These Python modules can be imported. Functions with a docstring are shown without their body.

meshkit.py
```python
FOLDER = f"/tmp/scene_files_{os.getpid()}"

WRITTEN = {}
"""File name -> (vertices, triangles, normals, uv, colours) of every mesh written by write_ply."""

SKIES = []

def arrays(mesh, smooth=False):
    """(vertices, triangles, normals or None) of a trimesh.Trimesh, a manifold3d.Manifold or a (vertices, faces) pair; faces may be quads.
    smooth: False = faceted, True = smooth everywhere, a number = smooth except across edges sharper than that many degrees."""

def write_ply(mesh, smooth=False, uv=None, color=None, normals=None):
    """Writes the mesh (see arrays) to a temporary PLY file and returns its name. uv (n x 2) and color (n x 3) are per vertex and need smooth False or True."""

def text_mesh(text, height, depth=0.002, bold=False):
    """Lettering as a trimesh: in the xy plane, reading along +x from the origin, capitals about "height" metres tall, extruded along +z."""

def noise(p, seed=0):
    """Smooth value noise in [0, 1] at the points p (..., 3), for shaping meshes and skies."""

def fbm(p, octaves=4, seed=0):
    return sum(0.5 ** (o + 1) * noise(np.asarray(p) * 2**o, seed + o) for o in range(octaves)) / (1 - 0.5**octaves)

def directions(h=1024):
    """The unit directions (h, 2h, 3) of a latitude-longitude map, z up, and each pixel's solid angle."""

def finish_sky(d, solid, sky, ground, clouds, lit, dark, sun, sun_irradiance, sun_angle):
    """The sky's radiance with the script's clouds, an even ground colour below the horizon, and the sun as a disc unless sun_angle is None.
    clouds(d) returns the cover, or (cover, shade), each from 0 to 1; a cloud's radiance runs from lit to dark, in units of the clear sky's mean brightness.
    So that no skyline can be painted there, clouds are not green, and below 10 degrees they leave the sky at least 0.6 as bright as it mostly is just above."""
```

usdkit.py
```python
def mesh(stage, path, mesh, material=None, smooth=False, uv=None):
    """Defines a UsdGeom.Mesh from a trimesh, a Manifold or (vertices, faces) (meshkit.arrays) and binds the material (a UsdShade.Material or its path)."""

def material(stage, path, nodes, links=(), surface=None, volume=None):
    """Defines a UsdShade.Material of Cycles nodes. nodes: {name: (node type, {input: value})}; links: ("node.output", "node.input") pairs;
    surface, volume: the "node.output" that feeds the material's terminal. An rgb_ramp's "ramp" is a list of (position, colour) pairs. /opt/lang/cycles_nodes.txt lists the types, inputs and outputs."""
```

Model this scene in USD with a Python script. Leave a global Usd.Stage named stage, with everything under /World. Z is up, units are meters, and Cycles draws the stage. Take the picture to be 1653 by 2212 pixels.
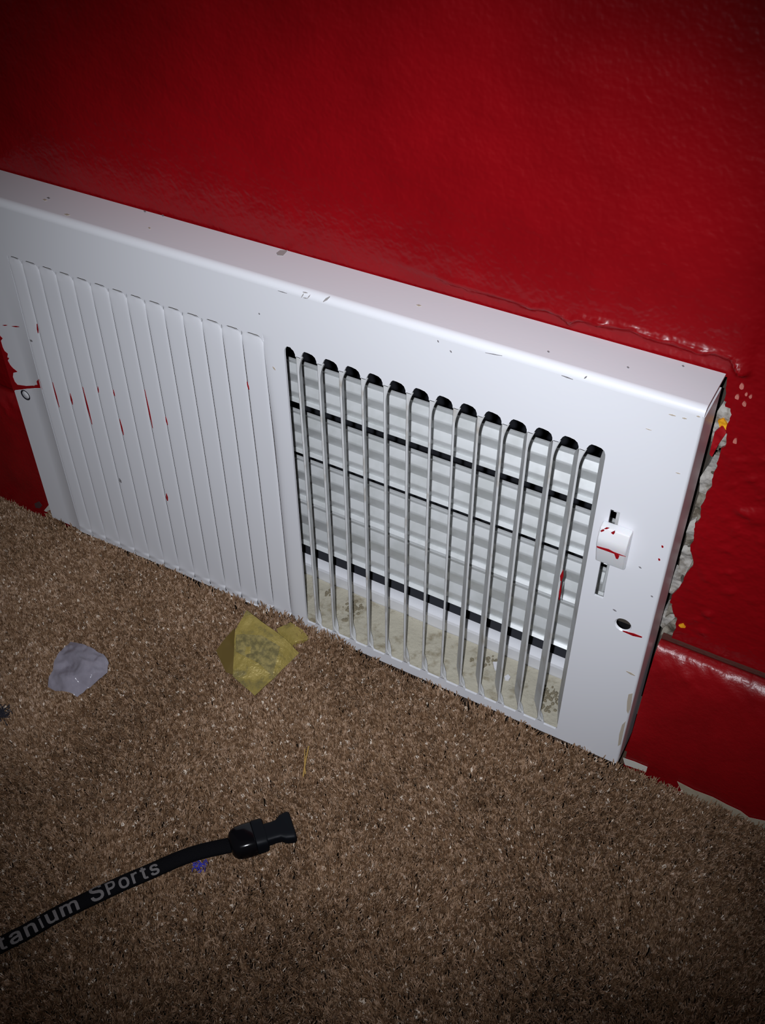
import math
import numpy as np
import trimesh
import shapely
from shapely.geometry import Polygon, Point, LineString, box as sbox
from shapely.ops import unary_union
from pxr import Usd, UsdGeom, UsdLux, UsdShade, Gf, Sdf, Vt
import usdkit
import meshkit

stage = Usd.Stage.CreateInMemory()
UsdGeom.SetStageUpAxis(stage, UsdGeom.Tokens.z)
UsdGeom.SetStageMetersPerUnit(stage, 1.0)
WORLD = UsdGeom.Xform.Define(stage, '/World')
UsdGeom.Scope.Define(stage, '/World/Looks')

# ------------------------------------------------------------------ camera, light, exposure
# world: x to the right along the wall, y into the wall (wall surface y = 0), z up, metres
W, H = 1653, 2212
CAM = np.array([0.1779737, -0.2606922, 0.3392380])
F_PX = 2240.63
def rotvec(v):
    a = np.linalg.norm(v); k = np.array(v) / a
    K = np.array([[0, -k[2], k[1]], [k[2], 0, -k[0]], [-k[1], k[0], 0]])
    return np.eye(3) + math.sin(a) * K + (1 - math.cos(a)) * K @ K
ROT = rotvec([-0.8096231992924492, -0.2197487536370503, -0.4813640532227819])   # rows: right, up, back
EXPOSURE = 0.0
cam = UsdGeom.Camera.Define(stage, '/World/camera')
M = np.eye(4); M[:3, :3] = ROT; M[3, :3] = CAM
cam.AddTransformOp().Set(Gf.Matrix4d(*M.ravel().tolist()))
cam.CreateHorizontalApertureAttr(36.0)
cam.CreateVerticalApertureAttr(36.0 * H / W)
cam.CreateFocalLengthAttr(36.0 * F_PX / W)
cam.CreateClippingRangeAttr(Gf.Vec2f(0.01, 100.0))
cam.GetPrim().CreateAttribute('exposure', Sdf.ValueTypeNames.Float).Set(EXPOSURE)

def ray(u, v):
    return ROT.T @ np.array([(u - W / 2) / F_PX, -(v - H / 2) / F_PX, -1.0])
def on_y(u, v, y=0.0):
    d = ray(u, v); return CAM + d * ((y - CAM[1]) / d[1])
def on_z(u, v, z=0.0):
    d = ray(u, v); return CAM + d * ((z - CAM[2]) / d[2])

# the phone's flash: a small LED just left of its lens, with a soft-edged beam
FLASH_POS = CAM - 0.011 * ROT[0] + 0.002 * ROT[1]
FLASH_AIM = on_y(790, 1060, -0.02)
FLASH_W = 1.8
back = FLASH_POS - FLASH_AIM; back /= np.linalg.norm(back)
rx = np.cross([0, 0, 1], back); rx /= np.linalg.norm(rx); ry = np.cross(back, rx)
M = np.eye(4); M[:3, :3] = [rx, ry, back]; M[3, :3] = FLASH_POS
for nm, cone, share in (('phone_flash', 33.0, 0.94), ('phone_flash_spill', 60.0, 0.06)):   # its beam and the spill of its lens
    fl = UsdLux.SphereLight.Define(stage, '/World/' + nm)
    fl.AddTransformOp().Set(Gf.Matrix4d(*M.ravel().tolist()))
    fl.CreateRadiusAttr(0.0018)
    fl.CreateNormalizeAttr(True)
    fl.CreateIntensityAttr(FLASH_W * share)
    fl.CreateColorAttr(Gf.Vec3f(0.95, 0.98, 1.06))
    sh = UsdLux.ShapingAPI.Apply(fl.GetPrim())
    sh.CreateShapingConeAngleAttr(cone)
    sh.CreateShapingConeSoftnessAttr(1.0)
# the dim room around
dome = UsdLux.DomeLight.Define(stage, '/World/room_light')
dome.CreateIntensityAttr(0.012)
dome.CreateColorAttr(Gf.Vec3f(1.0, 0.85, 0.8))

# ------------------------------------------------------------------ helpers
used = {}
def numbered(parent, name):
    k = used.get((parent, name), 0); used[(parent, name)] = k + 1
    return name if k == 0 else f'{name}_{k:03d}'
def path_of(p):
    return '/World' if p is None else str(p.GetPath())
def tag(o, label=None, cat=None, group=None, kind=None):
    for k, v in (('label', label), ('category', cat), ('group', group), ('kind', kind)):
        if v: o.SetCustomDataByKey(k, v)
    return o
def thing(name, label, cat, loc=(0, 0, 0), group=None):
    x = UsdGeom.Xform.Define(stage, '/World/' + numbered(None, name))
    x.AddTranslateOp().Set(Gf.Vec3d(*map(float, loc)))
    o = x.GetPrim(); tag(o, label, cat, group); LOC[str(o.GetPath())] = np.array(loc, float)
    return o
LOC = {}
def obj(name, mesh, m, parent=None, smooth=30, label=None, kind=None):
    """ONE mesh; points are given in world space and moved into the parent thing's frame"""
    base = path_of(parent)
    p = f'{base}/{numbered(base, name)}'
    root = '/'.join(base.split('/')[:3])
    off = LOC.get(root, np.zeros(3))
    if hasattr(mesh, 'vertices'): v, f = np.array(mesh.vertices), np.array(mesh.faces)
    else: v, f = np.array(mesh[0], float), np.array(mesh[1], int)
    o = usdkit.mesh(stage, p, (v - off, f), m, smooth=smooth).GetPrim()
    return tag(o, label=label, kind=kind)
def struct(name, mesh, m, label, cat, smooth=30):
    o = obj(name, mesh, m, None, smooth); tag(o, label, cat, kind='structure'); return o
cat_ = trimesh.util.concatenate
def bx(x0, x1, y0, y1, z0, z1):
    m = trimesh.creation.box([x1 - x0, y1 - y0, z1 - z0]); m.apply_translation([(x0 + x1) / 2, (y0 + y1) / 2, (z0 + z1) / 2]); return m
def plate(poly, y_front, t):
    """polygon in (x, z), extruded from y_front back by t"""
    polys = list(getattr(poly, 'geoms', [poly])); out = []
    for g in polys:
        if g.is_empty or g.area < 1e-12: continue
        m = trimesh.creation.extrude_polygon(g, t, engine='earcut')
        v = np.array(m.vertices); m.vertices = np.stack([v[:, 0], y_front + t - v[:, 2], v[:, 1]], 1)
        m.invert() if m.volume < 0 else None
        out.append(m)
    return cat_(out)
def slab(poly, z_top, t):
    m = trimesh.creation.extrude_polygon(poly, t, engine='earcut')
    m.apply_translation([0, 0, z_top - t]); return m
def sweep_x(profile, x0, x1, nx=2):
    """closed (y, z) profile swept along x, capped"""
    p = np.array(profile); n = len(p)
    g = Polygon(p); m = trimesh.creation.extrude_polygon(g, x1 - x0, engine='earcut')
    v = np.array(m.vertices); m.vertices = np.stack([x0 + v[:, 2], v[:, 0], v[:, 1]], 1)
    if m.volume < 0: m.invert()
    return m
def grid_mesh(xs, zs, yfun, keep=None, snap=None):
    """front sheet facing -y over the grid xs, zs; keep(x, z) chooses cells by their centres"""
    X, Z = np.meshgrid(xs, zs, indexing='ij')
    P = np.stack([X.ravel(), Z.ravel()], 1)
    nz = len(zs)
    i, j = np.meshgrid(np.arange(len(xs) - 1), np.arange(nz - 1), indexing='ij'); i, j = i.ravel(), j.ravel()
    if keep is not None:
        cx, cz = (xs[i] + xs[i + 1]) / 2, (zs[j] + zs[j + 1]) / 2
        k = keep(cx, cz); i, j = i[k], j[k]
    a, b, c, d = i * nz + j, (i + 1) * nz + j, (i + 1) * nz + j + 1, i * nz + j + 1
    f = np.concatenate([np.stack([a, b, c], 1), np.stack([a, c, d], 1)])
    if snap is not None:
        ring, dist = snap
        usedv = np.unique(f)
        pts = shapely.points(P[usedv])
        dd = shapely.distance(pts, ring); near = dd < dist
        t = shapely.line_locate_point(ring, pts[near]); q = shapely.line_interpolate_point(ring, t)
        P[usedv[near]] = np.stack([shapely.get_x(q), shapely.get_y(q)], 1)
    y = yfun(P[:, 0], P[:, 1])
    v = np.stack([P[:, 0], y, P[:, 1]], 1)
    keepv, inv = np.unique(f, return_inverse=True)
    return v[keepv], inv.reshape(f.shape)
def skirt(v, f, t):
    """adds a rim going back (+y) by t round the open edges"""
    e = np.concatenate([f[:, [0, 1]], f[:, [1, 2]], f[:, [2, 0]]])
    s = np.sort(e, 1); _, idx, cnt = np.unique(s, axis=0, return_index=True, return_counts=True)
    be = e[idx[cnt == 1]]
    ids, inv = np.unique(be, return_inverse=True); inv = inv.reshape(be.shape)
    n = len(v); m = len(ids)
    rim0 = v[ids]; rim1 = v[ids] + [0, t, 0]
    v2 = np.concatenate([v, rim0, rim1])
    a, b = n + inv[:, 0], n + inv[:, 1]
    f2 = np.concatenate([f, np.stack([b, a, a + m], 1), np.stack([b, a + m, b + m], 1)])
    return v2, f2
def nz3(x, y, z, s, seed=0, octaves=3):
    return meshkit.fbm(np.stack([np.asarray(x) * s + 50, np.asarray(y) * s + 50, np.asarray(z) * s + 50], -1), octaves, seed) - 0.5
def sstep(t):
    t = np.clip(t, 0, 1); return t * t * (3 - 2 * t)

def mat(name, color, rough=0.4, metallic=0.0, spec=0.5, var=None, bump=None, extra=None):
    """principled; var = (scale, colour2, lo, hi): noise-mixed second colour; bump = (scale, distance, detail)"""
    n = {'g': ('geometry', {}), 'p': ('principled_bsdf', {'base_color': color, 'roughness': rough, 'metallic': metallic, 'specular_ior_level': spec, **(extra or {})})}
    l = []
    if var:
        sc, c2, lo, hi = var
        n['vn'] = ('noise_texture', {'scale': sc, 'detail': 4.0, 'roughness': 0.6})
        n['vr'] = ('rgb_ramp', {'ramp': [(0, color), (lo, color), (hi, c2), (1, c2)]})
        l += [('g.position', 'vn.vector'), ('vn.fac', 'vr.fac'), ('vr.color', 'p.base_color')]
    if bump:
        sc, dist, det = bump
        n['bn'] = ('noise_texture', {'scale': sc, 'detail': det, 'roughness': 0.55})
        n['b'] = ('bump', {'strength': 1.0, 'distance': dist})
        l += [('g.position', 'bn.vector'), ('bn.fac', 'b.height'), ('b.normal', 'p.normal')]
    return usdkit.material(stage, '/World/Looks/' + name, n, l, surface='p.BSDF')

RED = (0.25, 0.0022, 0.0050); RED2 = (0.195, 0.0016, 0.0038)
MAT = {
    'red_wall': mat('red_wall', RED, 0.32, spec=0.26, var=(14.0, RED2, 0.40, 0.62), bump=(430.0, 0.00034, 1.0)),
    'red_trim': mat('red_trim', RED, 0.36, spec=0.6, var=(40.0, RED2, 0.40, 0.62), bump=(600.0, 0.00022, 3.0)),
    'red_paint': mat('red_paint', (0.30, 0.004, 0.008), 0.35),
    'white': mat('white_enamel', (0.74, 0.75, 0.78), 0.33, bump=(900.0, 0.00001, 2.0)),
    'damper': mat('damper_metal', (0.70, 0.72, 0.72), 0.45, 0.35, var=(60.0, (0.60, 0.62, 0.61), 0.45, 0.62)),
    'bar': mat('bar_enamel', (0.62, 0.63, 0.63), 0.38, 0.0, var=(120.0, (0.42, 0.39, 0.34), 0.52, 0.75)),
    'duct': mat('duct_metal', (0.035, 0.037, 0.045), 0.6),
    'sill': mat('dusty_sill', (0.46, 0.43, 0.34), 0.75, var=(160.0, (0.20, 0.16, 0.09), 0.52, 0.74), bump=(700.0, 0.0003, 3.0)),
    'grime': mat('grime', (0.21, 0.18, 0.12), 0.95),
    'plaster': mat('plaster', (0.25, 0.225, 0.18), 0.85, var=(220.0, (0.09, 0.072, 0.05), 0.44, 0.60), bump=(500.0, 0.0006, 4.0)),
    'chip': mat('plaster_chip', (0.40, 0.38, 0.345), 0.75, var=(260.0, (0.22, 0.195, 0.16), 0.46, 0.62), bump=(500.0, 0.0004, 3.0)),
    'orange': mat('orange_paint', (0.75, 0.30, 0.01), 0.5, var=(500.0, (0.85, 0.50, 0.02), 0.45, 0.6)),
    'cavity': mat('cavity', (0.05, 0.04, 0.03), 0.9),
    'bare': mat('bare_wood', (0.50, 0.44, 0.33), 0.6, var=(120.0, (0.36, 0.30, 0.21), 0.45, 0.7)),
    'bare_white': mat('old_white_paint', (0.62, 0.60, 0.54), 0.5),
    'lever': mat('lever_plastic', (0.78, 0.76, 0.77), 0.22, extra={'subsurface_weight': 0.15, 'subsurface_scale': 0.001}),
    'scuff': mat('scuff', (0.22, 0.21, 0.22), 0.7),
    'scuff_light': mat('scuff_light', (0.36, 0.34, 0.33), 0.6),
    'tan_mark': mat('tan_mark', (0.45, 0.39, 0.31), 0.7), 'smudge': mat('smudge', (0.07, 0.03, 0.03), 0.7), 'speck': mat('speck', (0.50, 0.16, 0.13), 0.3),
    'black_plastic': mat('black_plastic', (0.003, 0.003, 0.004), 0.12, spec=0.35),
    'black_rubber': mat('black_rubber', (0.004, 0.005, 0.007), 0.5, spec=0.15),
    'cord': mat('black_cord', (0.004, 0.004, 0.005), 0.85, spec=0.06, bump=(2500.0, 0.0003, 1.0)),
    'grey_thread': mat('grey_thread', (0.14, 0.13, 0.128), 0.8, bump=(3000.0, 0.0002, 1.0)),
    'blue_fibre': mat('blue_fibre', (0.03, 0.03, 0.35), 0.6),
    'blue_paint': mat('blue_paint', (0.012, 0.012, 0.06), 0.5),
    'straw': mat('straw', (0.42, 0.26, 0.07), 0.5),
    'lint': mat('lint', (0.012, 0.012, 0.02), 0.8),
    'crumb': mat('crumb', (0.7, 0.7, 0.72), 0.6),
    'carpet_base': mat('carpet_base', (0.075, 0.045, 0.027), 0.95),
}
# gold wrapper: worn metallic paper with a dark smudged print
MAT['gold'] = usdkit.material(stage, '/World/Looks/gold_paper', {
    'g': ('geometry', {}), 'n1': ('noise_texture', {'scale': 130.0, 'detail': 5.0, 'roughness': 0.65}),
    'r1': ('rgb_ramp', {'ramp': [(0.0, (0.11, 0.095, 0.04)), (0.36, (0.17, 0.14, 0.05)), (0.50, (0.30, 0.228, 0.055)), (0.75, (0.40, 0.305, 0.085)), (1.0, (0.42, 0.33, 0.10))]}),
    'n2': ('noise_texture', {'scale': 900.0, 'detail': 3.0}), 'b': ('bump', {'strength': 1.0, 'distance': 0.00025}),
    'p': ('principled_bsdf', {'metallic': 0.2, 'roughness': 0.42})},
    [('g.position', 'n1.vector'), ('n1.fac', 'r1.fac'), ('r1.color', 'p.base_color'), ('g.position', 'n2.vector'), ('n2.fac', 'b.height'), ('b.normal', 'p.normal')], surface='p.BSDF')
MAT['gold_dark'] = mat('gold_paper_print', (0.14, 0.115, 0.040), 0.65, 0.3, var=(520.0, (0.30, 0.24, 0.08), 0.40, 0.64))
MAT['gold_brown'] = mat('gold_paper_back', (0.13, 0.085, 0.016), 0.6, 0.1)
MAT['film'] = usdkit.material(stage, '/World/Looks/frosted_film', {
    't': ('transparent_bsdf', {'color': (0.92, 0.90, 0.92)}), 'p': ('principled_bsdf', {'base_color': (0.38, 0.36, 0.42), 'roughness': 0.16}),
    'x': ('mix_closure', {'fac': 0.52})},
    [('t.BSDF', 'x.closure1'), ('p.BSDF', 'x.closure2')], surface='x.closure')
# carpet fibre: tan and brown yarns, tuft by tuft, with a nylon gloss
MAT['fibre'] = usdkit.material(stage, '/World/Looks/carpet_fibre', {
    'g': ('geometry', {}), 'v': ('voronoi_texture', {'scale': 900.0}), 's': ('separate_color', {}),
    'r': ('rgb_ramp', {'ramp': [(0.0, (0.135, 0.072, 0.036)), (0.35, (0.235, 0.136, 0.075)), (0.7, (0.37, 0.235, 0.142)), (0.975, (0.52, 0.36, 0.25)), (0.985, (0.88, 0.76, 0.62)), (1.0, (0.92, 0.82, 0.70))]}),  # near-white top end: nylon glints painted into the fibre colour
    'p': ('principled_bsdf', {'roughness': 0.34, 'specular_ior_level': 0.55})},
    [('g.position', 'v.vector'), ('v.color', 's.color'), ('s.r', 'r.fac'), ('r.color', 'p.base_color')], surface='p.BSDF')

# ------------------------------------------------------------------ main measures of the register
D = 0.0203            # how far its face stands off the wall
P = 0.00847           # pitch of slots and blades
XL, XR = -0.1440, 0.1421
ZT = 0.1687; ZB = 0.0010
SL_T, SL_B = 0.1452, 0.0058
YF = -D

# ------------------------------------------------------------------ wall
hole_px = [(1573, 803), (1569, 840), (1565, 877), (1573, 880), (1579, 884), (1581, 893), (1578, 902), (1575, 912), (1570, 925), (1571, 945), (1570, 965), (1557, 971), (1552, 985), (1549, 1001), (1548, 1014), (1542, 1022), (1539, 1036), (1538, 1050), (1530, 1062), (1522, 1080),
           (1516, 1100), (1513, 1122), (1501, 1131), (1500, 1150), (1500, 1167), (1492, 1178), (1494, 1196), (1499, 1210), (1496, 1223), (1486, 1236), (1478, 1248), (1472, 1266), (1460, 1279), (1450, 1288), (1449, 1301), (1456, 1322), (1461, 1333), (1463, 1352), (1452, 1372), (1440, 1400)]
hp = [tuple(on_y(u, v, 0.0)[[0, 2]]) for u, v in hole_px]
rs = np.random.RandomState(3)
hl = LineString(hp); hq = []
for s in np.arange(0, hl.length, 0.0012):
    q = hl.interpolate(s); hq.append((q.x + rs.normal(0, 0.00022), q.y + rs.normal(0, 0.00022)))
hole = Polygon([(-0.135, 0.0), (-0.135, 0.158), (0.136, 0.158)] + hq + [(hq[-1][0], 0.0)]).buffer(0)
# ridge left where the wall was filled and painted over, just above the register
ridge_px = [(640, 507), (860, 566), (1010, 620), (1110, 645), (1150, 662), (1185, 664), (1215, 676), (1235, 690), (1255, 683), (1310, 694), (1365, 704), (1400, 722), (1430, 730), (1470, 742), (1510, 752), (1545, 758), (1582, 771), (1600, 800)]
rl = np.array([on_y(u, v, 0.0)[[0, 2]] for u, v in ridge_px])
def ridge_z(x): return np.interp(x, rl[:, 0], rl[:, 1])
def wall_y(x, z):
    h = 0.0012 * nz3(x, 0 * x, z, 22, 1) + 0.0004 * nz3(x, 0 * x, z, 140, 5, 2)
    dz = z - ridge_z(x)
    on = sstep((x - 0.02) / 0.07) * sstep((rl[-1, 0] + 0.004 - x) / 0.004)
    h += on * 0.0018 * sstep((dz + 0.0010) / 0.0014) * np.exp(-np.maximum(dz, 0) / 0.025)
    lump = np.exp(-(dz / 0.0014) ** 2) * on
    h += lump * (0.0007 + 0.0050 * np.maximum(nz3(x * 0.45, 0 * x, z, 300, 9, 3) + 0.06, 0))
    # blistered paint beside the broken edge
    br = np.exp(-((x - 0.158) / 0.010) ** 2) * sstep((0.158 - z) / 0.02) * sstep((z - 0.055) / 0.01)
    h += br * 0.0035 * np.maximum(nz3(x, 0 * x, z, 230, 11, 3) - 0.03, 0)
    far = sstep((0.5 - np.abs(x)) / 0.1)
    return -h * far
fx = np.arange(-0.235, 0.2751, 0.0009); fz = np.arange(-0.02, 0.4001, 0.0009)
xs = np.concatenate([np.linspace(-1.2, -0.25, 12), fx, np.linspace(0.29, 1.2, 12)])
zs = np.concatenate([fz, np.linspace(0.42, 1.6, 14)])
shapely.prepare(hole)
wv, wf = grid_mesh(xs, zs, wall_y, lambda x, z: ~shapely.contains_xy(hole, x, z), (LineString(hole.exterior.coords), 0.00055))
wv, wf = skirt(wv, wf, 0.0012)
wall = struct('wall_back', (wv, wf), MAT['red_wall'], 'glossy red painted wall with a broken edge beside the white register', 'wall', smooth=True)
# the plaster behind the paint, visible in the broken gap
hin = hole.intersection(sbox(0.10, 0.02, 0.25, 0.157)).buffer(-0.0022)
core = sbox(0.1405, 0.02, 0.20, 0.165).difference(Polygon([(0.10, 0.0), (0.10, 0.2), (0.1405, 0.2), (0.1405, 0.0)]))
xs2 = np.arange(0.1425, 0.175, 0.0006); zs2 = np.arange(0.040, 0.160, 0.0006)
px_gap = lambda u, v: on_y(u, v, 0.004)[[0, 2]]
void = Polygon([px_gap(*p) for p in [(1520, 962), (1572, 972), (1560, 1006), (1549, 1012), (1500, 1012)]])
shapely.prepare(void)
def core_y(x, z): return 0.0042 + 0.011 * nz3(x, 0 * x, z, 120, 21, 4)
pv, pf = grid_mesh(xs2, zs2, core_y, lambda x, z: (z < 0.142) & ~shapely.contains_xy(void, x, z))
pv, pf = skirt(pv, pf, 0.010)
obj('plaster_core', (pv, pf), MAT['plaster'], wall, smooth=50, label='rough grey-beige broken plaster edge')
obj('cavity_back', bx(0.132, 0.20, 0.016, 0.020, 0.0, 0.166), MAT['cavity'], wall)
def blob_poly(pts_px, y0, t, seed, amp=0.0006, fn=on_y):
    poly = Polygon([fn(u, v, y0)[[0, 2]] for u, v in pts_px]).buffer(0.0004).buffer(-0.0002)
    x0, z0, x1, z1 = poly.bounds; shapely.prepare(poly)
    return skirt(*grid_mesh(np.arange(x0, x1 + .0004, .0004), np.arange(z0, z1 + .0004, .0004), lambda x, z: y0 + amp * 4 * nz3(x, 0 * x, z, 260, seed),
                 lambda x, z: shapely.contains_xy(poly, x, z), (LineString(poly.exterior.coords), 0.0003)), t)
for k, (pts, y0) in enumerate([
        ([(1553, 886), (1563, 872), (1566, 878), (1580, 884), (1582, 893), (1575, 912), (1569, 928), (1571, 950), (1569, 966), (1553, 962), (1536, 955), (1543, 925), (1548, 905)], 0.0012),
        ([(1515, 1030), (1532, 1005), (1546, 1012), (1543, 1024), (1536, 1052), (1526, 1068), (1512, 1062)], 0.0022),
        ([(1492, 1128), (1502, 1124), (1501, 1164), (1485, 1166), (1484, 1150)], 0.0012),
        ([(1478, 1180), (1490, 1176), (1496, 1210), (1480, 1240), (1466, 1236), (1470, 1205)], 0.0024),
        ([(1452, 1244), (1470, 1246), (1472, 1264), (1452, 1282), (1444, 1278)], 0.0014),
        ([(1434, 1322), (1450, 1318), (1460, 1332), (1432, 1354), (1426, 1348)], 0.0022)]):
    obj('plaster_lump', blob_poly(pts, y0, 0.006, 31 + k), MAT['chip'], wall, smooth=50)
for pts in [[(1552, 910), (1562, 906), (1570, 921), (1566, 935), (1556, 926)]]:
    obj('orange_fleck', blob_poly(pts, 0.0000, 0.0016, 41, 0.0003), MAT['orange'], wall, smooth=50, label='orange-yellow paint fleck on the broken plaster')
obj('orange_fleck', blob_poly([(1467, 1351), (1475, 1349), (1480, 1356), (1471, 1355)], -0.0006, 0.0005, 42, 0.0001), MAT['orange'], wall, smooth=50)
obj('paint_flake', blob_poly([(1545, 935), (1560, 922), (1568, 934), (1552, 958), (1538, 985), (1534, 982)], -0.0002, 0.0010, 43, 0.0004), MAT['red_paint'], wall, smooth=50)
# bare specks where the red has chipped off
for k, (u, v, r) in enumerate([(1602, 836, 6), (1592, 858, 6), (1612, 853, 3), (1608, 874, 5), (1621, 858, 3), (1588, 954, 5)]):
    a = np.linspace(0, 2 * math.pi, 8)[:-1]; rr = r * np.random.RandomState(k).uniform(0.55, 1.1, 7)
    obj('bare_speck', blob_poly([(u + q * math.cos(t) * .7, v + q * math.sin(t)) for q, t in zip(rr, a)], -0.0006, 0.0006, 60 + k, 0.0002), MAT['speck'], wall, smooth=50)

# ------------------------------------------------------------------ floor and carpet
floor = struct('floor', bx(-1.2, 1.2, -1.6, 0.02, -0.05, -0.017), MAT['carpet_base'], 'brown carpeted floor in front of the register', 'floor')
rs = np.random.RandomState(11)
def pile_z(x, y):
    base = 0.0010 * nz3(x, y, 0 * x, 60, 71, 2)
    vent = (x > XL - 0.003) & (x < XR + 0.001)
    near = np.exp(-np.maximum(-y - D, 0) / 0.010)
    up = (0.0025 + 0.0055 * np.exp(-((x - 0.0) / 0.03) ** 2) + 0.001 * np.exp(-((x - 0.13) / 0.01) ** 2)) * near
    dip = np.where(x > 0, -0.009, -0.014) * np.exp(-np.maximum(-y - 0.012, 0) / 0.009)
    return base + np.where(vent, up, dip)
s = 0.00150
gx, gy = np.meshgrid(np.arange(-0.40, 0.46, s), np.arange(-0.42, -0.010, s), indexing='ij')
cx = (gx + rs.uniform(-.45, .45, gx.shape) * s).ravel(); cy = (gy + rs.uniform(-.45, .45, gx.shape) * s).ravel()
ok = np.where((cx > XL - 0.001) & (cx < XR + 0.0008), cy < -D - 0.0009, cy < -0.0128)
# keep what this or a nearby viewpoint can see
pc = (np.stack([cx, cy, 0 * cx], 1) - CAM) @ ROT.T
U = W / 2 + F_PX * pc[:, 0] / -pc[:, 2]; V = H / 2 - F_PX * pc[:, 1] / -pc[:, 2]
ok &= (U > -650) & (U < W + 650) & (V < H + 500)
cx, cy = cx[ok], cy[ok]
NT = len(cx); NF = 9
tz = pile_z(cx, cy) + rs.normal(0, 0.00055, NT) + 0.003 * nz3(cx, cy, 0 * cx, 110, 75, 2) * np.exp(-np.maximum(-cy - D, 0) / 0.008)
leanx = 0.0016 * nz3(cx, cy, 0 * cx, 28, 81, 3) * 2 + rs.normal(0, 0.0006, NT)
leany = 0.0016 * nz3(cx, cy, 0 * cx, 28, 82, 3) * 2 + rs.normal(0, 0.0006, NT)
T = np.repeat(np.arange(NT), NF); n = len(T)
ang = rs.uniform(0, 2 * math.pi, n); r0 = rs.uniform(0, 0.00035, n); r1 = r0 + rs.uniform(0.0003, 0.0021, n)
tw = rs.uniform(-1.5, 1.5, n)
hgt = rs.uniform(0.72, 1.08, n)
pts = np.zeros((n, 4, 3), np.float32)
for k, t in enumerate((0.0, 0.4, 0.75, 1.0)):
    rad = r0 + (r1 - r0) * t ** 1.5; a = ang + tw * t
    pts[:, k, 0] = cx[T] + leanx[T] * t ** 1.6 + rad * np.cos(a)
    pts[:, k, 1] = np.minimum(cy[T] + leany[T] * t ** 1.6 + rad * np.sin(a), np.where((cx[T] > XL) & (cx[T] < XR), -D - 0.0003, -0.0122))
    pts[:, k, 2] = tz[T] - 0.0065 * (1 - (t ** 0.8) * hgt)
cur = UsdGeom.BasisCurves.Define(stage, '/World/carpet_pile')
cur.CreateTypeAttr('linear')
cur.CreatePointsAttr(Vt.Vec3fArray.FromNumpy(pts.reshape(-1, 3)))
cur.CreateCurveVertexCountsAttr(Vt.IntArray.FromNumpy(np.full(n, 4, np.int32)))
wd = np.tile(np.array([0.00034, 0.00036, 0.00036, 0.00026], np.float32), n)
cur.CreateWidthsAttr(Vt.FloatArray.FromNumpy(wd)); cur.SetWidthsInterpolation('vertex')
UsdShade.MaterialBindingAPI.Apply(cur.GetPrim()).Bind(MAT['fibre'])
tag(cur.GetPrim(), 'short speckled brown and tan cut pile carpet', 'carpet', kind='stuff')

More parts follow.
